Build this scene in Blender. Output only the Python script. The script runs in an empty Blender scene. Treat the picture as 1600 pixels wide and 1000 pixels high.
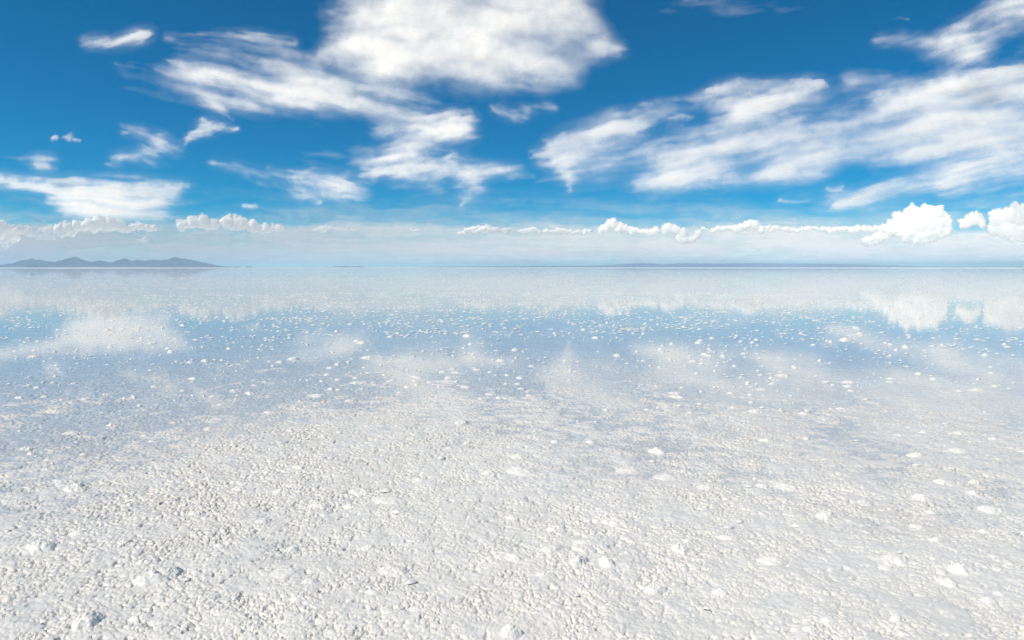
import bpy, math, random
import numpy as np

random.seed(7)
RNG = np.random.default_rng(11)
R = math.radians
scene = bpy.context.scene
COL = scene.collection

# ------------------------------------------------------------------ numbers
CAM_H = 1.6
FOCAL = 24.0
FPX = 1600.0 * FOCAL / 36.0                       # focal length in pixels of the 1600 px photograph
PITCH = math.atan((500.0 - 417.5) / FPX)          # looking slightly down
SUN_EL, SUN_AZ = R(50.0), R(243.0)                # azimuth clockwise from +Y (view direction): behind left
SUN_DIR = np.array([math.sin(SUN_AZ) * math.cos(SUN_EL), math.cos(SUN_AZ) * math.cos(SUN_EL), math.sin(SUN_EL)])
HAZE_TOP = 470.0
HAZE_HALF = 62000.0

# ------------------------------------------------------------------ noise
def _hash(ix, iy, seed):
    h = (ix.astype(np.int64) * 374761393 + iy.astype(np.int64) * 668265263 + seed * 1442695041) & 0xFFFFFFFF
    h = ((h ^ (h >> 13)) * 1274126177) & 0xFFFFFFFF
    h = ((h ^ (h >> 16)) * 2246822519) & 0xFFFFFFFF
    return (h ^ (h >> 15)) & 0xFFFFFFFF

def perlin(x, y, seed=0):
    xi = np.floor(x); yi = np.floor(y)
    xf = x - xi; yf = y - yi
    u = xf * xf * xf * (xf * (xf * 6 - 15) + 10)
    v = yf * yf * yf * (yf * (yf * 6 - 15) + 10)
    def g(dx, dy):
        a = _hash(xi + dx, yi + dy, seed) * (2 * math.pi / 4294967296.0)
        return np.cos(a) * (xf - dx) + np.sin(a) * (yf - dy)
    a = g(0, 0); b = g(1, 0); c = g(0, 1); d = g(1, 1)
    return ((a + u * (b - a)) + v * ((c + u * (d - c)) - (a + u * (b - a)))) * 1.41

def fbm(x, y, octv=5, seed=0, gain=0.5, lac=2.03):
    s = np.zeros_like(x); amp = 1.0; tot = 0.0
    for k in range(octv):
        s += amp * perlin(x + 17.3 * k, y - 9.1 * k, seed + 31 * k)
        tot += amp; amp *= gain; x = x * lac; y = y * lac
    return s / tot

def worley(x, y, seed=0):
    xi = np.floor(x); yi = np.floor(y)
    f1 = np.full_like(x, 9.0); f2 = np.full_like(x, 9.0)
    for dx in (-1, 0, 1):
        for dy in (-1, 0, 1):
            cx = xi + dx; cy = yi + dy
            h = _hash(cx, cy, seed)
            px = cx + (h & 0xFFFF) / 65536.0; py = cy + (h >> 16) / 65536.0
            d = np.hypot(px - x, py - y)
            f2 = np.minimum(f2, np.maximum(f1, d)); f1 = np.minimum(f1, d)
    return f1, f2

def sstep(a, b, x):
    t = np.clip((x - a) / (b - a), 0, 1)
    return t * t * (3 - 2 * t)

# ------------------------------------------------------------------ mesh / object helpers
def mesh_from(name, verts, quads=None, tris=None, smooth=True):
    me = bpy.data.meshes.new(name)
    verts = np.asarray(verts, np.float32)
    q = np.zeros((0, 4), np.int32) if quads is None else np.asarray(quads, np.int32)
    t = np.zeros((0, 3), np.int32) if tris is None else np.asarray(tris, np.int32)
    me.vertices.add(len(verts)); me.vertices.foreach_set("co", verts.ravel())
    me.loops.add(q.size + t.size); me.polygons.add(len(q) + len(t))
    me.loops.foreach_set("vertex_index", np.concatenate([q.ravel(), t.ravel()]).astype(np.int32))
    ls = np.concatenate([np.arange(len(q)) * 4, q.size + np.arange(len(t)) * 3]).astype(np.int32)
    me.polygons.foreach_set("loop_start", ls)
    me.update(calc_edges=True)
    if smooth:
        me.polygons.foreach_set("use_smooth", np.ones(len(me.polygons), bool))
    me.validate()
    return me

def add_attr(me, name, vals):
    a = me.attributes.new(name, 'FLOAT', 'POINT')
    a.data.foreach_set("value", np.asarray(vals, np.float32))

def link(name, me, mat, kind=None, label=None, cat=None, group=None):
    o = bpy.data.objects.new(name, me); COL.objects.link(o)
    if mat and not me.materials: me.materials.append(mat)
    if kind: o["kind"] = kind
    if label: o["label"] = label
    if cat: o["category"] = cat
    if group: o["group"] = group
    return o

def direction(x, y):
    """World direction of a point of the 1600 x 1000 photograph (not normalised, forward part about 1)."""
    a = (x - 800.0) / FPX; b = (500.0 - y) / FPX
    return (a, math.cos(PITCH) + b * math.sin(PITCH), -math.sin(PITCH) + b * math.cos(PITCH))

def ground_point(x, y):
    d = direction(x, y); t = -CAM_H / d[2]
    return d[0] * t, d[1] * t

# ------------------------------------------------------------------ materials
def new_mat(name):
    m = bpy.data.materials.new(name); m.use_nodes = True
    nt = m.node_tree; nt.nodes.clear()
    out = nt.nodes.new("ShaderNodeOutputMaterial")
    return m, nt, out

def mat_salt(name, col, rough=0.5, wet=0.35, coat=0.0):
    m, nt, out = new_mat(name)
    b = nt.nodes.new("ShaderNodeBsdfPrincipled")
    nt.links.new(b.outputs[0], out.inputs[0])
    tc = nt.nodes.new("ShaderNodeNewGeometry")
    n = nt.nodes.new("ShaderNodeTexNoise"); n.inputs["Scale"].default_value = 1.3; n.inputs["Detail"].default_value = 5
    nt.links.new(tc.outputs["Position"], n.inputs["Vector"])
    b.inputs["Coat Weight"].default_value = coat; b.inputs["Coat Roughness"].default_value = 0.13; b.inputs["Coat IOR"].default_value = 1.34
    r = nt.nodes.new("ShaderNodeValToRGB")
    r.color_ramp.elements[0].position = 0.32; r.color_ramp.elements[1].position = 0.68
    r.color_ramp.elements[0].color = (col[0] * 0.93, col[1] * 0.925, col[2] * 0.925, 1)
    r.color_ramp.elements[1].color = (*col, 1)
    nt.links.new(n.outputs["Fac"], r.inputs[0])
    # faint dusty tan and pinkish stains, a metre or two across
    st = nt.nodes.new("ShaderNodeTexNoise"); st.inputs["Scale"].default_value = 0.55; st.inputs["Detail"].default_value = 7; st.inputs["Roughness"].default_value = 0.65
    nt.links.new(tc.outputs["Position"], st.inputs["Vector"])
    sr = nt.nodes.new("ShaderNodeMapRange"); sr.inputs["From Min"].default_value = 0.52; sr.inputs["From Max"].default_value = 0.75; sr.inputs["To Max"].default_value = 0.55
    nt.links.new(st.outputs["Fac"], sr.inputs["Value"])
    sm = nt.nodes.new("ShaderNodeMixRGB"); sm.inputs[2].default_value = (col[0] * 0.94, col[1] * 0.88, col[2] * 0.84, 1)
    nt.links.new(sr.outputs[0], sm.inputs[0]); nt.links.new(r.outputs[0], sm.inputs[1]); nt.links.new(sm.outputs[0], b.inputs["Base Color"])
    b.inputs["Roughness"].default_value = rough
    b.inputs["Specular IOR Level"].default_value = wet
    n2 = nt.nodes.new("ShaderNodeTexNoise"); n2.inputs["Scale"].default_value = 160; n2.inputs["Detail"].default_value = 4
    nt.links.new(tc.outputs["Position"], n2.inputs["Vector"])
    bp = nt.nodes.new("ShaderNodeBump"); bp.inputs["Strength"].default_value = 0.6; bp.inputs["Distance"].default_value = 0.004
    nt.links.new(n2.outputs["Fac"], bp.inputs["Height"]); nt.links.new(bp.outputs[0], b.inputs["Normal"])
    return m

def mat_water():
    m, nt, out = new_mat("shallow_brine")
    N = nt.nodes
    tr = N.new("ShaderNodeBsdfTransparent"); tr.inputs[0].default_value = (0.965, 0.982, 0.985, 1)
    gl = N.new("ShaderNodeBsdfGlossy"); gl.inputs["Roughness"].default_value = 0.02
    gl.inputs["Color"].default_value = (1, 1, 1, 1)
    # Schlick reflectance of a thin film dusted with salt, the same from above and from below
    ge = N.new("ShaderNodeNewGeometry")
    def math_(op, a, b=None):
        m_ = N.new("ShaderNodeMath"); m_.operation = op
        for k_, q_ in enumerate((a, b)):
            if q_ is None: continue
            if isinstance(q_, (int, float)): m_.inputs[k_].default_value = q_
            else: nt.links.new(q_, m_.inputs[k_])
        return m_.outputs[0]
    dp = N.new("ShaderNodeVectorMath"); dp.operation = 'DOT_PRODUCT'
    nt.links.new(ge.outputs["Incoming"], dp.inputs[0]); nt.links.new(ge.outputs["True Normal"], dp.inputs[1])
    refl = math_('ADD', math_('MULTIPLY', math_('POWER', math_('SUBTRACT', 1.0, math_('ABSOLUTE', dp.outputs["Value"])), 5.0), 0.73), 0.025)
    tc = N.new("ShaderNodeTexCoord")
    n = N.new("ShaderNodeTexNoise"); n.inputs["Scale"].default_value = 7.0; n.inputs["Detail"].default_value = 3
    nt.links.new(tc.outputs["Object"], n.inputs["Vector"])
    bp = N.new("ShaderNodeBump"); bp.inputs["Strength"].default_value = 0.06; bp.inputs["Distance"].default_value = 0.01
    nt.links.new(n.outputs["Fac"], bp.inputs["Height"])
    nt.links.new(bp.outputs[0], gl.inputs["Normal"])
    mx = N.new("ShaderNodeMixShader")
    nt.links.new(refl, mx.inputs[0]); nt.links.new(tr.outputs[0], mx.inputs[1]); nt.links.new(gl.outputs[0], mx.inputs[2])
    nt.links.new(mx.outputs[0], out.inputs[0])
    return m

def mat_cloud(name, diff, trans, tint=(1, 0.985, 0.965)):
    m, nt, out = new_mat(name)
    N = nt.nodes
    at = N.new("ShaderNodeAttribute"); at.attribute_name = "cover"
    d = N.new("ShaderNodeBsdfDiffuse"); d.inputs[0].default_value = tuple(diff * c for c in tint) + (1,)
    t = N.new("ShaderNodeBsdfTranslucent"); t.inputs[0].default_value = tuple(trans * c for c in tint) + (1,)
    ad = N.new("ShaderNodeAddShader")
    nt.links.new(d.outputs[0], ad.inputs[0]); nt.links.new(t.outputs[0], ad.inputs[1])
    tr = N.new("ShaderNodeBsdfTransparent")
    mx = N.new("ShaderNodeMixShader")
    nt.links.new(at.outputs["Fac"], mx.inputs[0]); nt.links.new(tr.outputs[0], mx.inputs[1]); nt.links.new(ad.outputs[0], mx.inputs[2])
    nt.links.new(mx.outputs[0], out.inputs[0])
    return m

def mat_hill():
    m, nt, out = new_mat("dry_scrub_slope")
    b = nt.nodes.new("ShaderNodeBsdfPrincipled"); b.inputs["Roughness"].default_value = 0.9
    b.inputs["Specular IOR Level"].default_value = 0.1
    nt.links.new(b.outputs[0], out.inputs[0])
    tc = nt.nodes.new("ShaderNodeTexCoord")
    n = nt.nodes.new("ShaderNodeTexNoise"); n.inputs["Scale"].default_value = 0.004; n.inputs["Detail"].default_value = 6
    nt.links.new(tc.outputs["Object"], n.inputs["Vector"])
    r = nt.nodes.new("ShaderNodeValToRGB")
    r.color_ramp.elements[0].position = 0.35; r.color_ramp.elements[1].position = 0.65
    r.color_ramp.elements[0].color = (0.045, 0.06, 0.06, 1); r.color_ramp.elements[1].color = (0.10, 0.10, 0.085, 1)
    nt.links.new(n.outputs["Fac"], r.inputs[0]); nt.links.new(r.outputs[0], b.inputs["Base Color"])
    return m

SALT = mat_salt("salt_crust", (0.81, 0.79, 0.738), 0.6, 0.3, 0.75)
LUMP = mat_salt("salt_lump_crystal", (0.825, 0.808, 0.757), 0.62, 0.3, 0.4)
WATER = mat_water()
WISP = mat_cloud("thin_cloud", 0.33, 0.75, (1, 0.985, 0.935))
BANK = mat_cloud("haze_bank", 0.84, 0.28, (0.97, 0.925, 0.875))
CUMU = mat_cloud("cumulus_cloud", 0.85, 0.27, (1, 0.965, 0.90))
HILL = mat_hill()

# ------------------------------------------------------------------ salt flat
def water_level_base(x, y, r):
    """Mean height of the crust above the brine."""
    lr = np.log(np.maximum(r, 0.5))
    lev = np.interp(lr, np.log([0.5, 3.0, 5.0, 7.0, 9.0, 11.5, 14.5, 20.0, 60.0, 300.0, 820.0, 1100.0, 2e5]),
                    [0.018, 0.016, 0.011, 0.005, -0.001, -0.008, -0.014, -0.020, -0.022, -0.022, -0.02, 0.06, 0.06])
    patch = fbm(x / 3.1, y / 3.1, 3, 5) * 0.011 + fbm(x / 14.0, y / 14.0, 2, 6) * 0.006
    return lev + patch * sstep(900, 60, r) - 0.002 * sstep(-1.0, -4.5, x) * sstep(12, 7, r)

def crust_height(x, y, r):
    base = water_level_base(x, y, r)
    # granular crust: ragged plates and grains of a few centimetres with cracks that come and go, pits, fine grit
    wx = x + 0.026 * fbm(x / 0.09, y / 0.09, 4, 21, 0.6)
    wy = y + 0.026 * fbm(x / 0.09, y / 0.09, 4, 23, 0.6)
    f1, f2 = worley(wx / 0.047, wy / 0.041, 31)
    g1, g2 = worley(wx / 0.021 + 3.3, wy / 0.020, 33)
    m1 = sstep(-0.12, 0.22, fbm(x / 0.23, y / 0.23, 3, 47))
    m2 = sstep(-0.15, 0.2, fbm(x / 0.31 + 9, y / 0.31, 3, 48))
    plate = (sstep(0.0, 0.13, f2 - f1) - 1) * 0.014 * (0.15 + 0.85 * sstep(0.1, 0.8, m1)) + 0.003 * (1 - f1)
    grain = (sstep(0.0, 0.3, g2 - g1) * 0.6 + 0.4 * (1 - np.clip(g1, 0, 1))) * 0.0036 * (0.4 + 0.6 * m2)
    pits = -0.016 * sstep(0.26, 0.42, fbm(x / 0.075, y / 0.065, 4, 51, 0.55))
    grit = 0.0030 * fbm(x / 0.018, y / 0.024, 2, 53, 0.6)
    cr = np.abs(fbm(x / 0.085 + 7, y / 0.075, 4, 59, 0.55))
    crev = -0.014 * sstep(0.05, 0.0, cr) * sstep(-0.1, 0.15, fbm(x / 0.4, y / 0.4 + 5, 3, 61))
    soft = 0.014 * fbm(x / 0.17, y / 0.15, 4, 43, 0.55) + 0.010 * fbm(x / 0.7, y / 0.7, 2, 45)
    rough_ = 0.58 + 0.42 * sstep(0.5, -2.5, x) + 0.50 * sstep(-0.25, 0.3, fbm(x / 1.3 + 4, y / 1.3, 3, 57))
    h = (plate + grain + pits + grit + crev) * rough_ + soft
    fade = sstep(90, 20, r)
    return base + (h - 0.007) * fade * np.interp(r, [0, 6, 10, 18, 40], [1.0, 1.1, 1.15, 0.8, 0.5])

def build_ground():
    fine = np.radians(np.arange(-50, 50.01, 0.078))
    coarse = np.radians(np.arange(51.0, 309.5, 1.5))
    th = np.concatenate([fine, coarse])
    rr = [0.15]
    while rr[-1] < 2.3: rr.append(rr[-1] * 1.08)
    while rr[-1] < 12: rr.append(rr[-1] * 1.0021)
    while rr[-1] < 40: rr.append(rr[-1] * 1.003)
    while rr[-1] < 1200: rr.append(rr[-1] * 1.02)
    while rr[-1] < 160000: rr.append(rr[-1] * 1.12)
    rr = np.array(rr)
    Rg, Tg = np.meshgrid(rr, th, indexing="ij")
    X = Rg * np.sin(Tg); Y = Rg * np.cos(Tg)
    near = rr < 90
    Z = np.zeros_like(X)
    k = near.sum()
    Z[:k] = crust_height(X[:k], Y[:k], Rg[:k])
    Z[k:] = water_level_base(X[k:], Y[k:], Rg[k:])
    nr, nth = X.shape
    i = np.arange(nr - 1)[:, None] * nth
    j = np.arange(nth)[None, :]; j2 = (j + 1) % nth
    q = np.stack([i + j, i + j2, i + nth + j2, i + nth + j], -1).reshape(-1, 4)
    v = np.stack([X, Y, Z], -1).reshape(-1, 3)
    # close the small hole under the camera
    c = len(v); v = np.vstack([v, [[0, 0, 0.016]]])
    jj = np.arange(nth)
    tris = np.stack([np.full(nth, c), (jj + 1) % nth, jj], 1)[:, ::1]
    return mesh_from("salt_flat", v, q, tris)

link("salt_flat", build_ground(), SALT, kind="structure")

def build_water():
    rr = np.concatenate([[0.3], np.geomspace(1, 1050, 60)])
    th = np.radians(np.arange(0, 360, 3.0))
    Rg, Tg = np.meshgrid(rr, th, indexing="ij")
    v = np.stack([Rg * np.sin(Tg), Rg * np.cos(Tg), np.zeros_like(Rg)], -1).reshape(-1, 3)
    nr, nth = Rg.shape
    i = np.arange(nr - 1)[:, None] * nth; j = np.arange(nth)[None, :]; j2 = (j + 1) % nth
    q = np.stack([i + j, i + j2, i + nth + j2, i + nth + j], -1).reshape(-1, 4)
    return mesh_from("shallow_water", v, q)
link("shallow_water", build_water(), WATER, kind="structure")

# ------------------------------------------------------------------ salt lumps
def lump_verts(seed, nseg=56, nring=20):
    """A low irregular salt dome of radius about 1 and height about 1, base sunk below z = 0."""
    rng = np.random.default_rng(seed)
    th = np.linspace(0, 2 * math.pi, nseg, endpoint=False)
    k = rng.uniform(-1, 1, 8)
    out = 1 + 0.16 * k[0] * np.cos(th + k[1] * 3) + 0.14 * k[2] * np.cos(2 * th + k[3] * 3) + 0.10 * k[4] * np.cos(3 * th + k[5] * 3) + 0.05 * np.cos(5 * th + k[6] * 3)
    vs = [(0, 0, 1.0)]
    t = np.linspace(0, 1, nring + 1)[1:]
    for a in t:
        prof = (1 - a * a) ** 1.3 - 0.30 * a ** 3
        vs += [(out[s] * a * math.cos(th[s]), out[s] * a * math.sin(th[s]), prof) for s in range(nseg)]
    v = np.array(vs)
    n = fbm(v[:, 0] * 2.2 + seed * 3.1, v[:, 1] * 2.2, 4, seed) * 0.45 + 0.22 * (0.5 - worley(v[:, 0] * 4.2 + seed, v[:, 1] * 4.2, seed)[0])
    n = n + 0.32 * fbm(v[:, 0] * 6 + seed, v[:, 1] * 6, 4, seed + 40, 0.6)
    v[:, 2] += n * (1 - 0.4 * np.hypot(v[:, 0], v[:, 1]) ** 2)
    tris = [(0, 1 + s, 1 + (s + 1) % nseg) for s in range(nseg)]
    quads = []
    for r_ in range(nring - 1):
        a0 = 1 + r_ * nseg; b0 = a0 + nseg
        quads += [(a0 + s, b0 + s, b0 + (s + 1) % nseg, a0 + (s + 1) % nseg) for s in range(nseg)]
    return v, quads, tris

def ground_z(x, y):
    xa = np.array([float(x)]); ya = np.array([float(y)])
    return float(water_level_base(xa, ya, np.hypot(xa, ya))[0])

LUMP_SHAPES = [lump_verts(100 + s) for s in range(14)]
placed = []
def place_lump(x, y, rad, hgt, label, group=None, squash=0.7, rot=0.0, shape=0):
    """A mound that swells out of the crust: its rim dips under the crust, its top carries the crust's own grain."""
    v, q, t = LUMP_SHAPES[shape % 14]
    c, sn = math.cos(rot), math.sin(rot)
    lx = (v[:, 0] * c - v[:, 1] * squash * sn) * rad; ly = (v[:, 0] * sn + v[:, 1] * squash * c) * rad
    gx, gy = x + lx, y + ly; gr = np.hypot(gx, gy)
    zb = water_level_base(gx, gy, gr); zc = crust_height(gx, gy, gr)
    a = np.clip(np.hypot(v[:, 0], v[:, 1]), 0, 1.3)
    z0 = ground_z(x, y)
    up = max(0.0, -z0 + 0.004)
    rim = sstep(0.55, 1.0, a)
    z = (1 - rim) * (zb - 0.004 + 0.45 * (zc - zb)) + rim * (zc - 0.003) + np.maximum(v[:, 2], -0.1) * hgt + up * (1 - a ** 2) * 0.9
    me = mesh_from("salt_lump", np.stack([lx, ly, z - z0], 1), q, t)
    o = link("salt_lump", me, LUMP, label=label, cat="salt lump", group=group)
    o.location = (x, y, z0)
    placed.append((x, y, rad))
    return o

# the few that stand out, each found by eye in the photograph: pixel x, y, width in px, height factor
NOTABLE = [
    (236, 908, 52, 0.038, "larger of two joined white salt lumps at the lower left of the flat"),
    (268, 900, 40, 0.032, "smaller lump touching the right of the big salt lump at lower left"),
    (64, 857, 44, 0.034, "pale salt lump alone near the left edge of the front crust"),
    (905, 882, 42, 0.030, "left one of two round salt lumps side by side in the front crust"),
    (948, 882, 38, 0.030, "right one of two round salt lumps side by side in the front crust"),
    (1320, 531, 22, 0.045, "bright white salt lump standing alone in the blue reflection at right"),
    (1130, 487, 34, 0.030, "long flat salt slab floating in the pale blue band right of centre"),
    (1440, 780, 30, 0.030, "pale salt lump standing far back on the right crust"),
    (1292, 808, 38, 0.030, "rounded salt lump on the crust right of the centre"),
    (118, 764, 44, 0.034, "broad white salt lump on the far side of the left front crust"),
    (1500, 893, 44, 0.032, "largest salt lump in the lower right of the crust"),
    (1062, 862, 38, 0.028, "low salt lump on the front crust right of the paired lumps"),
    (800, 992, 46, 0.032, "salt lump cut by the bottom edge of the picture near the middle"),
    (140, 972, 50, 0.030, "wide salt lump at the very bottom left of the crust"),
    (1025, 706, 30, 0.030, "pale salt lump in the middle of the grey wet crust"),
    (722, 662, 28, 0.032, "white salt lump on wet crust just left of the middle"),
]
for i, (px, py, w, h, lab) in enumerate(NOTABLE):
    gx, gy = ground_point(px, py)
    rad = w / FPX * math.hypot(gx, gy) * 0.5
    place_lump(gx, gy, rad * 1.1, h * 1.05, lab, squash=0.75, rot=i * 1.3, shape=i)

# the rest of the ones that show largest
LAB = ["plain low salt lump, one of many alike on the dry front crust", "plain white salt lump, one of many alike on the damp crust farther out", "small white salt lump, one of many alike standing in the reflecting brine"]
GRP = ["salt lumps on the dry front crust", "salt lumps on the wet crust", "salt lumps in the reflecting brine"]
want = [60, 95, 125]
zones = [(3.1, 6.2), (6.2, 11.5), (11.5, 21.0)]
for z, (r0, r1) in enumerate(zones):
    n = 0; tries = 0
    while n < want[z] and tries < 20000:
        tries += 1
        rr_ = math.sqrt(random.uniform(r0 * r0, r1 * r1)); a = R(random.uniform(-37, 37))
        x, y = rr_ * math.sin(a), rr_ * math.cos(a)
        dens = float(fbm(np.array([x / 2.2]), np.array([y / 2.2]), 2, 77)[0])
        if dens < random.uniform(-0.35, 0.3): continue
        rad = min(0.17, 0.05 + 0.034 * random.expovariate(1.0)) * (0.95, 0.95, 0.9)[z]
        if any((x - p[0]) ** 2 + (y - p[1]) ** 2 < (rad + p[2]) ** 2 * 1.05 for p in placed): continue
        h = (0.013 + 0.06 * rad, 0.012 + 0.06 * rad, 0.013 + 0.10 * rad)[z] * random.uniform(0.75, 1.25) + (0.004 if z == 2 else 0.0)
        place_lump(x, y, rad, h, LAB[z], GRP[z], random.uniform(0.5, 0.9), random.uniform(-0.6, 0.6), random.randrange(14))
        n += 1

# everything beyond and everything smaller: past counting, one object
def lump_field():
    V = []; Q = []; T = []; off = 0
    protos = []
    for s in range(6):
        v, q, t = lump_verts(200 + s, 9, 2)
        protos.append((v, np.array(q), np.array(t)))
    tiny = []
    for s in range(6):
        v, q, t = lump_verts(300 + s, 7, 1)
        tiny.append((v, np.array(q).reshape(-1, 4), np.array(t)))
    pl = np.array(placed)
    # rings of decreasing density
    for r0, r1, den, smin, smax, far in ((3.0, 9.0, 4.0, 0.015, 0.045, 0), (9.0, 16.0, 14.0, 0.015, 0.060, 0), (16, 45, 16.0, 0.028, 0.10, 0), (45, 110, 3.0, 0.04, 0.17, 1), (110, 300, 0.35, 0.06, 0.34, 1), (300, 900, 0.012, 0.2, 0.7, 1)):
        area = R(104) * 0.5 * (r1 * r1 - r0 * r0)
        n = int(area * den)
        rr_ = np.sqrt(RNG.uniform(r0 * r0, r1 * r1, n)); a = RNG.uniform(R(-52), R(52), n)
        x = rr_ * np.sin(a); y = rr_ * np.cos(a)
        sc = max(2.2, r0 * 0.10)
        keep = fbm(x / sc, y / sc, 3, 77) > RNG.uniform(-0.35, 0.35, n)
        x, y, rr_ = x[keep], y[keep], rr_[keep]
        size = smin + (smax - smin) * RNG.power(0.6, len(x)) ** 1.3
        if r0 < 17:
            hit = np.zeros(len(x), bool)
            for (px, py, pr) in pl: hit |= (x - px) ** 2 + (y - py) ** 2 < (pr + size) ** 2
            x, y, rr_, size = x[~hit], y[~hit], rr_[~hit], size[~hit]
        zb = np.maximum(water_level_base(x, y, rr_), -0.006)
        n = len(x)
        ang = RNG.uniform(-0.5, 0.5, n); sq = RNG.uniform(0.35, 0.85, n); h = np.where(rr_ > 45, 0.013 + 0.12 * np.minimum(size, 0.35), np.where(rr_ > 9, 0.011 + 0.10 * size, 0.010 + 0.055 * size)) * RNG.uniform(0.7, 1.3, n)
        for k, (v, q, t) in enumerate(tiny if far else protos):
            w = np.arange(k, n, 6)
            if len(w) == 0: continue
            vx = v[None, :, 0] * size[w, None]; vy = v[None, :, 1] * (size * sq)[w, None]
            c, sn = np.cos(ang[w])[:, None], np.sin(ang[w])[:, None]
            P = np.stack([x[w, None] + vx * c - vy * sn, y[w, None] + vx * sn + vy * c, zb[w, None] + v[None, :, 2] * h[w, None]], -1)
            offs = off + np.arange(len(w))[:, None, None] * len(v)
            V.append(P.reshape(-1, 3)); T.append((t[None] + offs).reshape(-1, 3))
            if len(q): Q.append((q[None] + offs).reshape(-1, 4))
            off += P.shape[0] * P.shape[1]
    return mesh_from("salt_specks", np.vstack(V), np.vstack(Q), np.vstack(T))
link("salt_specks", lump_field(), LUMP, kind="stuff", label="countless small white salt specks dotting the shallow brine", cat="salt")

# ------------------------------------------------------------------ hills
def hill_range(name, dist, profile, depth, seed, label, rough=1.0):
    """Terrain whose skyline follows a list of (pixel x, pixel y), standing at its real distance."""
    px = np.array([p[0] for p in profile], float); py = np.array([p[1] for p in profile], float)
    n = int((px[-1] - px[0]) * 1.5) + 1
    xs = np.linspace(px[0], px[-1], n)
    X0 = (xs - 800) / FPX * dist
    H = np.maximum(np.interp(xs, px, 417.5 - py), 0) / FPX * dist
    H = H.max() * (H / H.max()) ** (1 + 0.5 * rough) * (1 + 0.32 * rough * fbm(X0 / 330, X0 * 0 + seed, 5, seed, 0.62))
    m = 49
    t = np.linspace(-1, 1, m)
    Tt, Xx = np.meshgrid(t, X0, indexing="ij")
    Yy = dist + Tt * depth
    spur = fbm(Xx / 700, Yy / 1100, 5, seed + 3)
    ridge = np.clip(1 - np.abs(Tt + 0.25 * fbm(Xx / 1500, Xx * 0, 2, seed + 5)) * (1.1 + 0.8 * rough * spur), 0, 1)
    crest = 1 - 0.0 * Tt
    Z = H[None, :] * ridge ** 1.15 * crest * (1 + 0.25 * rough * fbm(Xx / 260, Yy / 420, 4, seed + 7)) - 3.0
    v = np.stack([Xx, Yy, Z], -1).reshape(-1, 3)
    i = np.arange(m - 1)[:, None] * n; j = np.arange(n - 1)[None, :]
    q = np.stack([i + j, i + j + 1, i + n + j + 1, i + n + j], -1).reshape(-1, 4)
    link(name, mesh_from(name, v, q), HILL, kind="structure", label=label)

hill_range("mountains", 30000, [(-420, 417), (-380, 412), (-330, 406), (-280, 409), (-230, 404), (-180, 410), (-130, 405), (-80, 411), (-40, 409), (0, 413.6), (14, 411), (34, 408.5), (50, 403), (60, 404), (72, 406.5), (90, 414), (104, 408), (112, 403), (120, 401.8), (132, 403.5), (147, 409), (153, 408), (160, 405.2), (167, 408), (177, 411), (185, 407), (197, 404), (207, 406), (238, 404.3), (250, 405.5), (268, 403.5), (283, 402.2), (300, 404.5), (315, 408), (330, 410), (338, 414), (343, 413.6), (350, 417)], 2600, 3,
           "blue mountain range with several peaks along the left horizon")
hill_range("low_hills", 57500, [(640, 417.4), (700, 416), (800, 415.5), (900, 414.5), (960, 413.2), (1000, 410.8), (1020, 411.5), (1035, 413), (1050, 411.6), (1070, 411.2), (1110, 412), (1180, 411), (1260, 412), (1340, 412.6), (1390, 413.8), (1450, 415.6), (1520, 416.4), (1700, 416), (1800, 414), (2000, 415), (2100, 417.4)], 3000, 8,
           "faint blue low hills along the right half of the horizon", 0.4)
hill_range("islet", 34000, [(365, 417.4), (369, 416.3), (374, 416.2), (378, 417.4)], 300, 12, "tiny dark islet on the horizon just right of the mountains", 0.3)
hill_range("islet", 34000, [(384, 417.4), (388, 415.6), (393, 415.9), (397, 417.4)], 300, 13, "second tiny islet on the horizon right of the mountains", 0.3)
hill_range("islet", 40000, [(508, 417.3), (530, 415.8), (537, 414.9), (545, 416.1), (557, 415.8), (562, 415), (568, 417.3)], 400, 14, "low faint islet on the horizon left of centre", 0.3)

# ------------------------------------------------------------------ haze: the air over the flat
def build_haze():
    b, t, h = -2.5, HAZE_TOP, HAZE_HALF
    v = [(x, y, z) for z in (b, t) for y in (-h, h) for x in (-h, h)]
    q = [(0, 2, 3, 1), (4, 5, 7, 6), (0, 1, 5, 4), (2, 6, 7, 3), (0, 4, 6, 2), (1, 3, 7, 5)]
    m, nt, out = new_mat("pale_air")
    pv = nt.nodes.new("ShaderNodeVolumePrincipled")
    pv.inputs["Color"].default_value = (0.515, 0.745, 0.98, 1)
    pv.inputs["Density"].default_value = 2.7e-5
    pv.inputs["Anisotropy"].default_value = 0.0
    nt.links.new(pv.outputs[0], out.inputs["Volume"])
    link("haze", mesh_from("haze", v, q, smooth=False), m, kind="stuff", label="pale bluish air over the salt flat fading the far hills", cat="haze")
build_haze()

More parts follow.
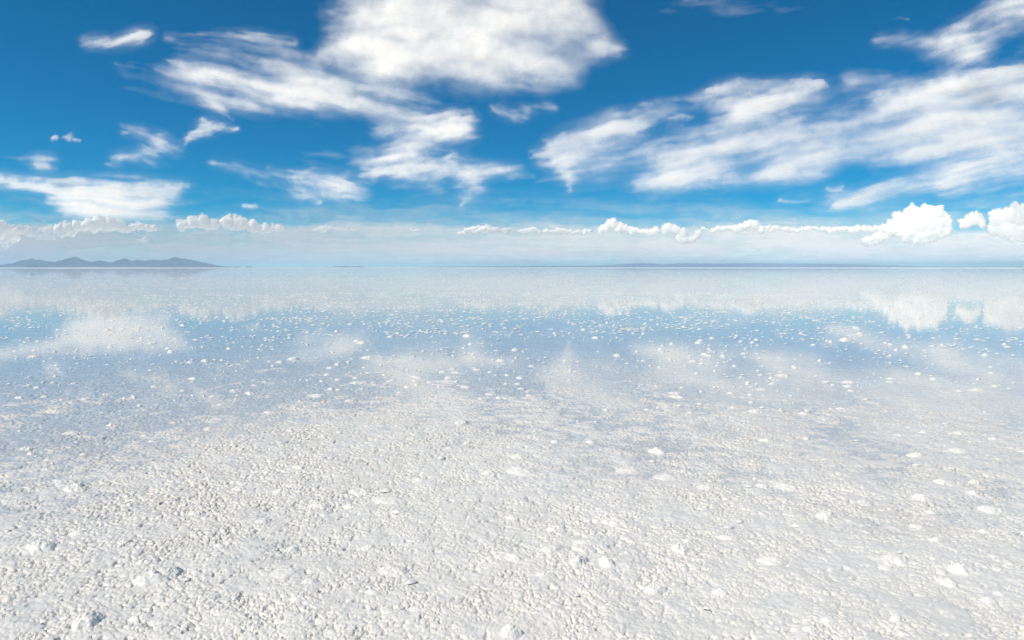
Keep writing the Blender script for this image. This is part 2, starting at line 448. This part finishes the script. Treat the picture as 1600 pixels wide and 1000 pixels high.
# ------------------------------------------------------------------ thin high clouds: real sheets of vapour, thick where dense
GX0, GX1, GY0, GY1, GS = -420, 2020, -260, 352, 2.0
def thin_cloud(name, H, strokes, ang, label, thr=0.62, op=1.0, warp=(14, 5), stretch=(110, 26), seed=1, thick=300.0, fine=1.0, group=None, pad=45, mottle=0.6, veil=0.42, shear=2.2, standing=None, ymax=GY1, mat=None):
    """strokes: polylines of (x, y, half width) with an opacity, traced on the photograph and laid out on the level H metres up."""
    allp = [(p[0], p[1], 1.5 * p[2]) for s in strokes for p in s[1]]
    x0 = max(GX0, min(p[0] - p[2] for p in allp) - pad); x1 = min(GX1, max(p[0] + p[2] for p in allp) + pad)
    y0 = max(GY0, min(p[1] - p[2] for p in allp) - pad); y1 = min(ymax, max(p[1] + p[2] for p in allp) + pad)
    xs = np.arange(x0, x1, GS); ys = np.arange(y0, y1, GS * 0.9)
    X, Y = np.meshgrid(xs, ys)
    wx = X + warp[0] * fbm(X / 70, Y / 45, 3, seed) + warp[1] * fbm(X / 17, Y / 12, 3, seed + 1)
    wy = Y + 0.7 * warp[0] * fbm(X / 70, Y / 45, 3, seed + 2) + warp[1] * fbm(X / 17, Y / 12, 3, seed + 3)
    cs_, sn_ = math.cos(R(ang)), math.sin(R(ang))
    drift = shear * warp[0] * fbm((X * cs_ + Y * sn_) / 60, (-X * sn_ + Y * cs_) / 11, 3, seed + 4, 0.45)      # wind shear draws the edges out in threads
    wx = wx + drift * cs_; wy = wy + drift * sn_
    keep = np.ones_like(X)
    for o_, pts in strokes:
        best = np.full_like(X, 9.0)
        if len(pts) == 1: pts = [pts[0], (pts[0][0] + 0.1, pts[0][1], pts[0][2])]
        for (ax, ay, aw), (bx, by, bw) in zip(pts[:-1], pts[1:]):
            dx, dy = bx - ax, by - ay
            t = np.clip(((wx - ax) * dx + (wy - ay) * dy) / (dx * dx + dy * dy), 0, 1)
            d = np.hypot(wx - ax - t * dx, wy - ay - t * dy) / (aw + t * (bw - aw))
            best = np.minimum(best, d)
        g = np.exp(-1.5 * best ** 2)
        keep *= 1 - o_ * g
    f = 1 - keep
    c, s = math.cos(R(ang)), math.sin(R(ang))
    U = X * c + Y * s; W = -X * s + Y * c
    W = W + 9 * fbm(U / 90, W / 60, 3, seed + 9)
    n = 0.5 + 1.25 * fbm(U / stretch[0], W / stretch[1], 6, seed + 5, 0.58)
    n2 = 0.5 + 1.1 * fbm(X / 22, Y / 16, 4, seed + 6, 0.55)
    n = np.clip(n * (1 - 0.2 * fine) + n2 * 0.2 * fine, 0, 1)
    e = f + 1.1 * thr * (0.5 - n) * np.sqrt(np.clip(4 * f * (1.02 - f), 0, 1))
    n3 = fbm(U / 150 + 3, W / 48, 3, seed + 12)
    e = e + mottle * n3 * (0.3 + 0.7 * np.sqrt(np.clip(4 * f * (1.02 - f), 0, 1))) * sstep(0.02, 0.3, f)
    a = np.clip((e - 0.08) / 0.92, 0, 1) ** 1.75 * op
    a = a * (1 - 0.55 * (1 - f) * sstep(0.35, 0.75, n)) * (0.86 + 0.14 * np.clip(1.4 - n, 0, 1))
    if not standing:                                    # thin vapour round the denser parts
        soft = a
        for k_ in (4, 6):
            pad_ = np.pad(soft, k_, mode="edge")
            cs = np.cumsum(np.cumsum(np.pad(pad_, ((1, 0), (1, 0))), 0), 1); w_ = 2 * k_ + 1
            soft = (cs[w_:, w_:] - cs[:-w_, w_:] - cs[w_:, :-w_] + cs[:-w_, :-w_]) / (w_ * w_)
        a = veil * soft * (0.75 + 0.5 * (0.5 - n) * 2) + (1 - veil) * a
        a = np.clip(a, 0, 0.99)
    edge = np.minimum(np.minimum(X - x0, x1 - X), Y - y0)
    a *= sstep(0, 260 if standing else 20, np.minimum(X - x0, x1 - X)) * sstep(0, 20, edge) * sstep(0, 3 if standing else 20, y1 - Y)
    if not standing: thick = thick * 0.25
    a = np.where(a < 0.012, 0, a)
    s_ = 1 - np.sqrt(1 - 0.975 * a)                     # two skins, one below and one above
    D = direction(X, Y)
    if standing:
        t = standing / np.hypot(D[0], D[1])
    else:
        t = (H - CAM_H) / D[2]
    PX, PY, PZ = D[0] * t, D[1] * t, CAM_H + D[2] * t
    idx = np.arange(X.size).reshape(X.shape)
    am = np.maximum.reduce([a[:-1, :-1], a[1:, :-1], a[:-1, 1:], a[1:, 1:]])
    m = am > 0
    q = np.stack([idx[:-1, :-1], idx[:-1, 1:], idx[1:, 1:], idx[1:, :-1]], -1)[m]
    used = np.zeros(X.size, bool); used[q.ravel()] = True
    top = used & (a.ravel() > 0)
    remap = np.cumsum(used) - 1
    nb = used.sum()
    remap_t = np.where(top, nb + np.cumsum(top) - 1, remap)
    flat = lambda A: A.ravel()
    # lower (or front) skin and upper (or rear) skin, apart by the cloud's own thickness
    fx, fy, fz, fa = flat(PX), flat(PY), flat(PZ), flat(a)
    if standing:
        ux, uy = fx / standing, fy / standing
        vb = np.stack([fx, fy, fz], 1)[used]
        vt = np.stack([fx + ux * thick * fa, fy + uy * thick * fa, fz], 1)[top]
    else:
        vb = np.stack([fx, fy, fz - 0.15 * thick * fa], 1)[used]
        vt = np.stack([fx, fy, fz + thick * fa + 5], 1)[top]
    den = np.concatenate([flat(s_)[used], flat(s_)[top]])
    qb = remap[q]; qt = remap_t[q][:, ::-1]
    me = mesh_from(name, np.vstack([vb, vt]), np.vstack([qb, qt]))
    add_attr(me, "cover", den)
    link(name, me, mat or WISP, label=label, cat="cloud", group=group)

thin_cloud("cloud", 5200, [
    (1.0, [(560, 40, 45), (640, 20, 85), (720, 40, 95), (800, 50, 90), (860, 20, 70)]),
    (1.0, [(590, -60, 90), (760, -80, 130), (860, -40, 80)]),
    (0.95, [(500, 85, 26), (560, 75, 45), (640, 90, 40), (800, 95, 42)]),
    (0.5, [(840, 75, 60), (900, 80, 62), (955, 75, 22)]),
    (0.5, [(880, 40, 30), (930, 55, 22), (965, 80, 10)]),
    (0.5, [(760, 105, 40), (880, 118, 36)]),
    (0.45, [(500, 95, 26), (590, 115, 36), (680, 118, 30)]),
], 5, "big bright white cloud at the top centre with a grey right end", thr=0.42, mottle=0.35, shear=0.9, warp=(18, 7), stretch=(110, 50), seed=3, thick=260)

thin_cloud("cloud", 5900, [
    (0.6, [(180, 105, 14), (210, 112, 28), (260, 125, 36), (340, 130, 42), (430, 140, 44), (540, 150, 40)]),
    (0.5, [(300, 90, 26), (400, 100, 40), (500, 105, 36)]),
    (0.7, [(268, 94, 7), (330, 104, 9), (400, 124, 13)]),
    (0.95, [(400, 135, 26), (450, 140, 30), (520, 138, 24)]),
    (0.5, [(470, 150, 34), (560, 170, 32), (640, 190, 34)]),
    (0.45, [(540, 150, 10), (610, 172, 8), (680, 190, 8)]),
    (0.4, [(300, 140, 10), (330, 160, 12), (355, 182, 9)]),
    (0.45, [(560, 150, 20), (600, 145, 22), (660, 160, 22), (680, 165, 14)]),
], 12, "long pale veil cloud stretched across the upper left sky", thr=0.55, warp=(12, 5), stretch=(150, 20), seed=14, thick=300)

thin_cloud("cloud", 6300, [
    (0.95, [(628, 225, 32), (680, 212, 36), (722, 200, 26)]),
    (0.6, [(600, 200, 30), (660, 190, 30), (735, 185, 10)]),
    (0.9, [(575, 268, 10), (640, 264, 20), (700, 262, 18)]),
    (0.55, [(620, 275, 24), (680, 285, 22)]),
    (0.7, [(640, 240, 22), (650, 262, 20)]),
    (0.85, [(705, 248, 12), (722, 265, 20), (735, 280, 22)]),
    (0.7, [(738, 280, 24), (730, 300, 13), (724, 318, 6)]),
    (0.5, [(740, 270, 22), (780, 272, 18), (830, 278, 14)]),
    (0.35, [(560, 240, 24), (620, 245, 30)]),
    (0.35, [(690, 295, 12), (697, 302, 6)]),
], -8, "ragged white cloud with a hanging pointed tail left of the centre", thr=0.55, warp=(10, 6), stretch=(80, 18), seed=22, thick=300)

thin_cloud("cloud", 6600, [
    (0.65, [(335, 256, 8), (390, 268, 9), (460, 276, 11)]),
    (0.85, [(465, 285, 16), (510, 285, 22), (545, 285, 18)]),
    (0.6, [(470, 300, 12), (495, 312, 10), (500, 316, 7)]),
    (0.45, [(520, 300, 22), (560, 305, 20), (575, 285, 14)]),
    (0.45, [(475, 268, 12), (490, 260, 8)]),
    (0.4, [(400, 288, 8), (470, 297, 10)]),
    (0.22, [(480, 245, 14), (560, 240, 16)]),
], 10, "small curled wisp cloud trailing a thin streak to its left", thr=0.58, warp=(9, 6), stretch=(90, 14), seed=31, thick=220)

thin_cloud("cloud", 6900, [
    (0.7, [(196, 202, 10), (222, 208, 13), (246, 222, 15), (250, 232, 14)]),
    (0.65, [(245, 230, 15), (215, 242, 13), (178, 254, 10)]),
    (0.3, [(250, 215, 20), (275, 235, 24), (240, 250, 18)]),
], 20, "thin zigzag wisp of cloud in the left sky", thr=0.52, warp=(8, 5), stretch=(60, 14), seed=41, thick=200)

thin_cloud("cloud", 7000, [
    (0.85, [(291, 226, 7), (300, 212, 11), (318, 202, 12)]),
    (0.8, [(316, 201, 12), (345, 200, 9), (376, 200, 4)]),
    (0.6, [(318, 187, 6), (330, 194, 9), (345, 200, 8)]),
    (0.25, [(330, 205, 10), (335, 218, 7)]),
], -12, "small bird shaped wisp of cloud beside the zigzag wisp", veil=0.25, thr=0.5, warp=(6, 4), stretch=(50, 12), seed=47, thick=180)

thin_cloud("cloud", 6400, [
    (0.95, [(87, 214, 6), (93, 215, 5)]),
    (0.75, [(104, 214, 5), (112, 212, 7), (108, 218, 5)]),
    (0.8, [(118, 219, 5), (125, 221, 4)]),
    (0.3, [(136, 205, 5)]),
], 0, "row of three tiny cloud puffs in the far left sky", veil=0.15, thr=0.45, warp=(4, 3), stretch=(20, 12), seed=52, thick=260)

thin_cloud("cloud", 6800, [
    (0.9, [(58, 257, 9), (70, 257, 11)]),
    (0.4, [(-60, 255, 16), (0, 256, 14), (60, 256, 16), (85, 262, 10)]),
    (0.25, [(55, 238, 8), (80, 246, 7)]),
], 2, "faint hazy streak cloud with one bright knot at the left edge", thr=0.5, warp=(6, 3), stretch=(90, 12), seed=57, thick=250)

thin_cloud("cloud", 5600, [
    (0.95, [(-60, 268, 14), (10, 282, 10), (60, 290, 14), (120, 305, 22)]),
    (1.0, [(95, 305, 18), (150, 300, 24), (220, 298, 22), (280, 294, 12)]),
    (1.0, [(110, 322, 22), (160, 325, 26), (230, 320, 26), (270, 305, 16)]),
    (0.9, [(130, 335, 14), (200, 340, 20), (255, 340, 14)]),
    (0.5, [(95, 282, 6), (130, 288, 8)]),
    (0.3, [(280, 298, 14), (330, 302, 10)]),
    (0.3, [(270, 318, 10), (305, 322, 6)]),
], 3, "broad fan shaped white cloud low in the left sky", thr=0.5, warp=(9, 5), stretch=(120, 10), seed=63, thick=420, pad=25)

thin_cloud("cloud", 6100, [
    (0.85, [(386, 321, 6), (400, 321, 6)]),
], 0, "one tiny cloud puff above the left row of cumulus clouds", veil=0.15, thr=0.45, warp=(4, 2), stretch=(20, 6), seed=69, thick=120, pad=18)

thin_cloud("cloud", 6500, [
    (0.75, [(768, 168, 6), (790, 175, 10), (820, 184, 12)]),
    (0.35, [(820, 172, 12), (845, 168, 11), (868, 168, 9)]),
], 18, "small slanting wisp of cloud alone in the blue gap at centre", thr=0.5, warp=(6, 4), stretch=(50, 12), seed=73, thick=200)

thin_cloud("cloud", 5400, [
    (1.0, [(868, 238, 26), (910, 222, 34), (960, 205, 34), (995, 198, 20)]),
    (0.85, [(835, 243, 8), (860, 246, 16), (880, 262, 22)]),
    (0.65, [(868, 255, 26), (884, 275, 24), (888, 298, 14)]),
    (0.55, [(845, 222, 6), (880, 224, 14)]),
    (0.75, [(1000, 185, 18), (1040, 180, 16), (1072, 190, 12)]),
    (0.5, [(1020, 168, 14), (1060, 160, 18), (1110, 150, 18)]),
    (0.85, [(1110, 142, 14), (1160, 136, 20), (1220, 138, 18), (1270, 128, 12)]),
    (0.5, [(1100, 158, 20), (1180, 160, 24), (1260, 155, 22)]),
    (0.5, [(890, 250, 40), (980, 252, 50), (1060, 250, 56), (1160, 245, 66), (1300, 230, 70), (1450, 205, 75), (1620, 190, 90)]),
    (0.85, [(1040, 250, 24), (1100, 238, 32), (1170, 232, 34), (1200, 225, 24)]),
    (0.75, [(1140, 200, 20), (1180, 190, 26), (1240, 195, 20)]),
    (0.6, [(1000, 285, 14), (1060, 280, 22), (1150, 275, 24)]),
    (0.5, [(1150, 180, 40), (1260, 200, 50), (1380, 190, 56)]),
    (0.85, [(1200, 240, 26), (1280, 245, 32), (1360, 235, 32), (1420, 225, 28)]),
    (0.75, [(1200, 270, 20), (1280, 265, 20)]),
    (0.9, [(1365, 158, 12), (1430, 155, 22), (1500, 140, 26), (1580, 118, 26), (1700, 85, 40)]),
    (0.7, [(1380, 172, 30), (1480, 165, 36), (1600, 150, 50), (1720, 130, 60)]),
    (0.6, [(1440, 200, 40), (1540, 190, 46), (1660, 185, 60)]),
    (0.85, [(1420, 232, 28), (1500, 215, 32), (1600, 205, 40), (1740, 190, 55)]),
    (0.3, [(1340, 130, 20), (1390, 125, 24), (1440, 135, 22)]),
], -10, "huge streaked white cloud spread across the right half of the sky", thr=0.5, mottle=0.55, op=0.92, warp=(15, 7), stretch=(150, 22), seed=81, thick=420)

thin_cloud("cloud", 6000, [
    (0.9, [(1310, 322, 8), (1380, 305, 16), (1460, 280, 24), (1540, 255, 28), (1640, 240, 40), (1760, 225, 50)]),
    (0.55, [(1480, 290, 22), (1560, 275, 30), (1680, 265, 44)]),
    (0.5, [(1290, 312, 8), (1350, 300, 12), (1420, 285, 14)]),
    (0.8, [(1222, 314, 5), (1260, 313, 5)]),
    (0.8, [(1292, 297, 5), (1318, 297, 5)]),
    (0.4, [(1540, 300, 18), (1640, 300, 26)]),
], -15, "long slanting cloud streak below the huge cloud at right", thr=0.52, warp=(8, 4), stretch=(160, 14), seed=91, thick=260, pad=28)

thin_cloud("cloud", 6700, [
    (0.5, [(1378, 60, 14), (1430, 62, 22), (1490, 75, 28), (1530, 85, 26)]),
    (0.55, [(1480, 60, 22), (1510, 35, 22), (1550, 12, 24), (1640, 0, 40)]),
    (0.5, [(1500, 70, 34), (1570, 45, 42), (1680, 20, 60)]),
    (0.3, [(1460, 95, 22), (1520, 95, 22)]),
    (0.25, [(1440, 108, 18), (1480, 120, 20)]),
], -18, "soft grey veil of cloud in the top right corner", thr=0.45, warp=(10, 5), stretch=(110, 18), seed=97, thick=240)

thin_cloud("cloud", 7200, [
    (0.30, [(1010, 5, 14), (1090, 8, 18), (1180, 14, 16), (1280, 8, 14)]),
    (0.28, [(1400, 26, 6), (1424, 27, 4)]),
], -5, "barely visible thin veil of cloud at the top edge right of centre", thr=0.5, warp=(8, 4), stretch=(120, 14), seed=103, thick=100)

thin_cloud("cloud", 6250, [
    (0.75, [(132, 70, 13), (165, 66, 13), (215, 56, 12), (232, 56, 9)]),
    (0.35, [(118, 60, 10), (150, 58, 10)]),
], -14, "short frayed wisp of cloud high in the left sky", thr=0.5, warp=(7, 5), stretch=(60, 10), seed=109, thick=150)

thin_cloud("cloud", 6350, [
    (0.55, [(262, 58, 10), (320, 52, 8), (390, 55, 8), (460, 64, 8)]),
    (0.28, [(270, 66, 14), (340, 70, 16), (430, 75, 16)]),
], 5, "thin streak of cloud left of the big bright cloud", thr=0.5, warp=(7, 4), stretch=(110, 9), seed=113, thick=120)

thin_cloud("cloud", 0, [
    (0.97, [(-420, 398, 44), (300, 398, 42), (620, 392, 46), (1000, 392, 40), (1400, 394, 40), (2020, 396, 40)]),
    (0.7, [(440, 362, 12), (520, 360, 14), (620, 358, 13), (720, 362, 12), (1400, 362, 12)]),
    (0.48, [(-420, 340, 50), (800, 340, 46), (2020, 340, 50)]),
    (0.8, [(-420, 372, 22), (800, 374, 20), (2020, 372, 22)]),
    (0.5, [(-100, 380, 30), (120, 375, 24), (260, 378, 22), (440, 376, 20)]),
    (0.5, [(700, 376, 16), (1000, 380, 16), (1400, 380, 16), (1640, 384, 18)]),
], 0, "pale grey bank of hazy cloud lying along the whole horizon", thr=0.3, mottle=0.3, warp=(8, 4), stretch=(220, 14), seed=131, thick=9000, pad=30, standing=140000, ymax=413.6, mat=BANK)

# ------------------------------------------------------------------ cumulus row over the horizon
def cumulus(dist, puffs, base, label, seed, fade=6.0, alpha=1.0, small=7, flat=1.0):
    """puffs: (pixel x, pixel y, radius px); base: pixel row the cloud dissolves at. The cloud is a closed body: its near and far
    skins bulge over every puff and meet where the vapour thins out."""
    rng = np.random.default_rng(seed)
    s = dist / FPX
    more = []
    for (ax, ay, ar), (bx, by, br) in zip(puffs[:-1], puffs[1:]):
        k = int(math.hypot(bx - ax, by - ay) / (0.55 * (ar + br) * 0.5))
        for i in range(1, min(k, 12)):
            t = (i + rng.uniform(-0.3, 0.3)) / k
            more.append((ax + (bx - ax) * t, ay + (by - ay) * t + rng.uniform(-0.15, 0.5) * min(ar, br), (ar + (br - ar) * t) * rng.uniform(0.55, 1.05)))
    allp = []
    for (x, y, r) in puffs + more:
        allp.append((x, y, r))
        for _ in range(small):
            a = rng.uniform(-0.1, math.pi + 0.1); dd = r * rng.uniform(0.45, 0.98); rr_ = r * rng.uniform(0.12, 0.62)
            allp.append((x + dd * math.cos(a), y - dd * math.sin(a) * flat, rr_))
    x0 = min(p[0] - p[2] for p in allp) - 8; x1 = max(p[0] + p[2] for p in allp) + 8
    y0 = min(p[1] - p[2] for p in allp) - 6; y1 = min(410.0, max(max(p[1] + p[2] for p in allp), base) + 4)
    X, Y = np.meshgrid(np.arange(x0, x1, 1.0), np.arange(y0, y1, 0.9))
    wx = X + 5 * fbm(X / 26, Y / 16, 2, seed + 20) + 3.0 * fbm(X / 8, Y / 8, 4, seed, 0.6) + 1.2 * fbm(X / 2.6, Y / 2.6, 2, seed + 1)
    wy = Y + 5 * fbm(X / 26, Y / 16, 2, seed + 21) + 2.4 * fbm(X / 8, Y / 8, 4, seed + 2, 0.6) + 1.0 * fbm(X / 2.6, Y / 2.6, 2, seed + 3)
    bul = np.zeros_like(X); cov = np.zeros_like(X)
    for (x, y, r) in allp:
        d2 = (wx - x) ** 2 + ((wy - y) / flat) ** 2
        d = np.sqrt(d2)
        bul = np.maximum(bul, np.sqrt(np.clip(r * r - d2, 0, None)) + 0.0)
        cov = np.maximum(cov, sstep(1.0 + 0.6 / r, 1.0 - min(0.55, 2.6 / r), d / r))
    nz = fbm(X / 16, Y / 8, 4, seed + 9)
    low = sstep(base + 5.0, base + 2.0 - fade, Y + nz * fade * 1.1)
    wisp = 0.82 + 0.5 * fbm(X / 12, Y / 7, 4, seed + 11)
    a = alpha * cov * low * np.clip(wisp + 0.25 * sstep(0, 6, bul), 0, 1)
    a = np.where(a < 0.012, 0, a)
    edge = np.minimum(np.minimum(X - x0, x1 - 1 - X), np.minimum(Y - y0, y1 - 1 - Y))
    a = np.where(edge < 1.0, 0, a)
    D = direction(X, Y); t = dist / np.hypot(D[0], D[1])
    PX, PY, PZ = D[0] * t, D[1] * t, CAM_H + D[2] * t
    ux, uy = PX / dist, PY / dist
    idx = np.arange(X.size).reshape(X.shape)
    m = np.maximum.reduce([a[:-1, :-1], a[1:, :-1], a[:-1, 1:], a[1:, 1:]]) > 0
    q = np.stack([idx[:-1, :-1], idx[:-1, 1:], idx[1:, 1:], idx[1:, :-1]], -1)[m]
    used = np.zeros(X.size, bool); used[q.ravel()] = True
    rear = used & (a.ravel() > 0)
    remap = np.cumsum(used) - 1; nb = used.sum()
    remap_r = np.where(rear, nb + np.cumsum(rear) - 1, remap)
    fx, fy, fz, fb = PX.ravel(), PY.ravel(), PZ.ravel(), (bul * sstep(0, 0.3, a)).ravel() * s
    vf = np.stack([fx - ux.ravel() * fb * 0.40, fy - uy.ravel() * fb * 0.40, fz], 1)[used]
    vr = np.stack([fx + ux.ravel() * (fb + 20), fy + uy.ravel() * (fb + 20), fz], 1)[rear]
    den = np.concatenate([a.ravel()[used], 0.6 * a.ravel()[rear]])
    me = mesh_from("cumulus_cloud", np.vstack([vf, vr]), np.vstack([remap[q], remap_r[q][:, ::-1]]))
    add_attr(me, "cover", den)
    link("cumulus_cloud", me, CUMU, label=label, cat="cloud")

cumulus(52000, [(-40, 365, 26), (-8, 362, 20), (10, 362, 14), (16, 372, 12), (4, 378, 12)], 388, "pale cumulus cloud cut by the left edge over the mountains", 1, fade=16)
cumulus(51000, [(28, 358, 6), (45, 362, 8), (75, 364, 10), (92, 362, 12), (105, 358, 11), (120, 354, 10), (140, 350, 12), (155, 348, 11), (170, 350, 11), (190, 354, 9), (215, 355, 7), (240, 356, 6)], 374, "lumpy cumulus cloud rising below the fan shaped cloud", 2, fade=10)
cumulus(48000, [(284, 352, 9), (300, 349, 10), (317, 345, 11), (335, 350, 10), (355, 347, 11), (375, 351, 10), (395, 353, 9), (415, 356, 7), (435, 357, 6)], 368, "sharp edged white cumulus cloud right of the lumpy one", 3, fade=7)
cumulus(56000, [(492, 359, 4), (510, 357, 5), (530, 357, 5), (550, 358, 4)], 365, "faint flat cumulus cloud at left of the middle horizon", 4, fade=6, alpha=0.45, flat=0.6)
cumulus(56000, [(642, 361, 3), (650, 361, 4)], 366, "tiny bright cumulus puff just left of the flat lens cloud", 5, fade=4, alpha=0.7, flat=0.7)
cumulus(55000, [(718, 364, 5), (735, 360, 8), (755, 358, 10), (775, 359, 9), (795, 361, 7)], 369, "low lens shaped cumulus cloud in the middle of the horizon", 6, fade=5, flat=0.6)
cumulus(55500, [(815, 361, 6), (835, 360, 7), (855, 361, 6), (880, 362, 5), (905, 363, 5), (925, 363, 5)], 369, "long flat white cumulus band right of the lens cloud", 7, fade=5, flat=0.6)
cumulus(53000, [(940, 360, 7), (950, 354, 9), (958, 351, 8), (970, 356, 7), (985, 361, 6), (1005, 361, 6), (1025, 361, 6)], 370, "rounded cumulus puff standing on the flat cloud band at centre right", 8, fade=6)
cumulus(52000, [(1040, 358, 8), (1048, 354, 8), (1058, 360, 9), (1068, 364, 8), (1062, 373, 8), (1080, 374, 7), (1090, 366, 6)], 384, "cumulus puff with a ragged underside hanging below the cloud band", 9, fade=10)
cumulus(57000, [(1100, 359, 5), (1120, 358, 6), (1140, 358, 6), (1200, 357, 7), (1230, 357, 7), (1260, 357, 7), (1290, 357, 7), (1320, 357, 7), (1350, 357, 7), (1380, 357, 8)], 366, "long smooth white cloud bar reaching left from the tallest cumulus", 10, fade=5, flat=0.7, small=3)
cumulus(53500, [(1150, 358, 7), (1165, 354, 8), (1178, 352, 8), (1190, 359, 6)], 369, "small cumulus puff on top of the long smooth cloud bar", 11, fade=6)
cumulus(47000, [(1425, 333, 14), (1445, 335, 14), (1465, 334, 13), (1410, 345, 14), (1440, 350, 18), (1470, 352, 14), (1395, 358, 14), (1420, 364, 18), (1450, 364, 16), (1480, 360, 11), (1375, 372, 11), (1355, 378, 8)], 388, "tallest double topped cumulus cloud near the right edge", 12, fade=22, alpha=0.95)
cumulus(50000, [(1505, 350, 8), (1520, 344, 10), (1523, 336, 7), (1535, 350, 9)], 366, "narrow small cumulus tower between two large cumulus clouds", 13, fade=12)
cumulus(48500, [(1560, 344, 15), (1580, 338, 17), (1600, 336, 18), (1625, 340, 22), (1660, 345, 26), (1555, 358, 13), (1580, 362, 16), (1610, 362, 20)], 380, "big bright cumulus cloud cut by the right edge", 14, fade=20, alpha=0.95)
cumulus(54000, [(220, 376, 3), (226, 374, 5), (231, 376, 3)], 381, "tiny cumulus puff under the left row of clouds", 15, fade=5, alpha=0.7)

# ------------------------------------------------------------------ sky, sun, camera
world = bpy.data.worlds.new("World"); scene.world = world
world.use_nodes = True
nt = world.node_tree
bg = nt.nodes["Background"]
sky = nt.nodes.new("ShaderNodeTexSky"); sky.sky_type = 'NISHITA'; sky.sun_disc = False
sky.sun_elevation = SUN_EL; sky.sun_rotation = SUN_AZ
sky.altitude = 3600; sky.air_density = 1.0; sky.dust_density = 1.0; sky.ozone_density = 3.0
hs = nt.nodes.new("ShaderNodeHueSaturation"); hs.inputs["Saturation"].default_value = 1.85
nt.links.new(sky.outputs[0], hs.inputs["Color"])
tint = nt.nodes.new("ShaderNodeVectorMath"); tint.operation = 'MULTIPLY'
tint.inputs[1].default_value = (0.75, 1.135, 0.945)                # the clear, slightly teal blue of thin mountain air
nt.links.new(hs.outputs[0], tint.inputs[0]); nt.links.new(tint.outputs[0], bg.inputs[0])
bg.inputs[1].default_value = 0.102

sun = bpy.data.lights.new("sun", 'SUN'); sun.energy = 4.2; sun.angle = R(0.53); sun.color = (1.0, 0.925, 0.81)
so = bpy.data.objects.new("sun", sun); COL.objects.link(so)
from mathutils import Vector
so.rotation_euler = Vector(tuple(-SUN_DIR)).to_track_quat('-Z', 'Y').to_euler()
so.location = tuple(SUN_DIR * 400)

cam = bpy.data.cameras.new("camera"); cam.lens = FOCAL; cam.sensor_width = 36.0
cam.clip_start = 0.05; cam.clip_end = 600000
co = bpy.data.objects.new("camera", cam); COL.objects.link(co)
co.location = (0, 0, CAM_H); co.rotation_euler = (math.pi / 2 - PITCH, 0, 0)
scene.camera = co

scene.render.engine = 'CYCLES'
c = scene.cycles
c.max_bounces = 8; c.diffuse_bounces = 4; c.glossy_bounces = 3; c.transparent_max_bounces = 48
c.volume_bounces = 1; c.sample_clamp_indirect = 6.0
c.caustics_reflective = False; c.caustics_refractive = False
c.use_denoising = True
scene.view_settings.view_transform = 'Standard'; scene.view_settings.look = 'None'
scene.view_settings.exposure = 0.0; scene.view_settings.gamma = 1.0
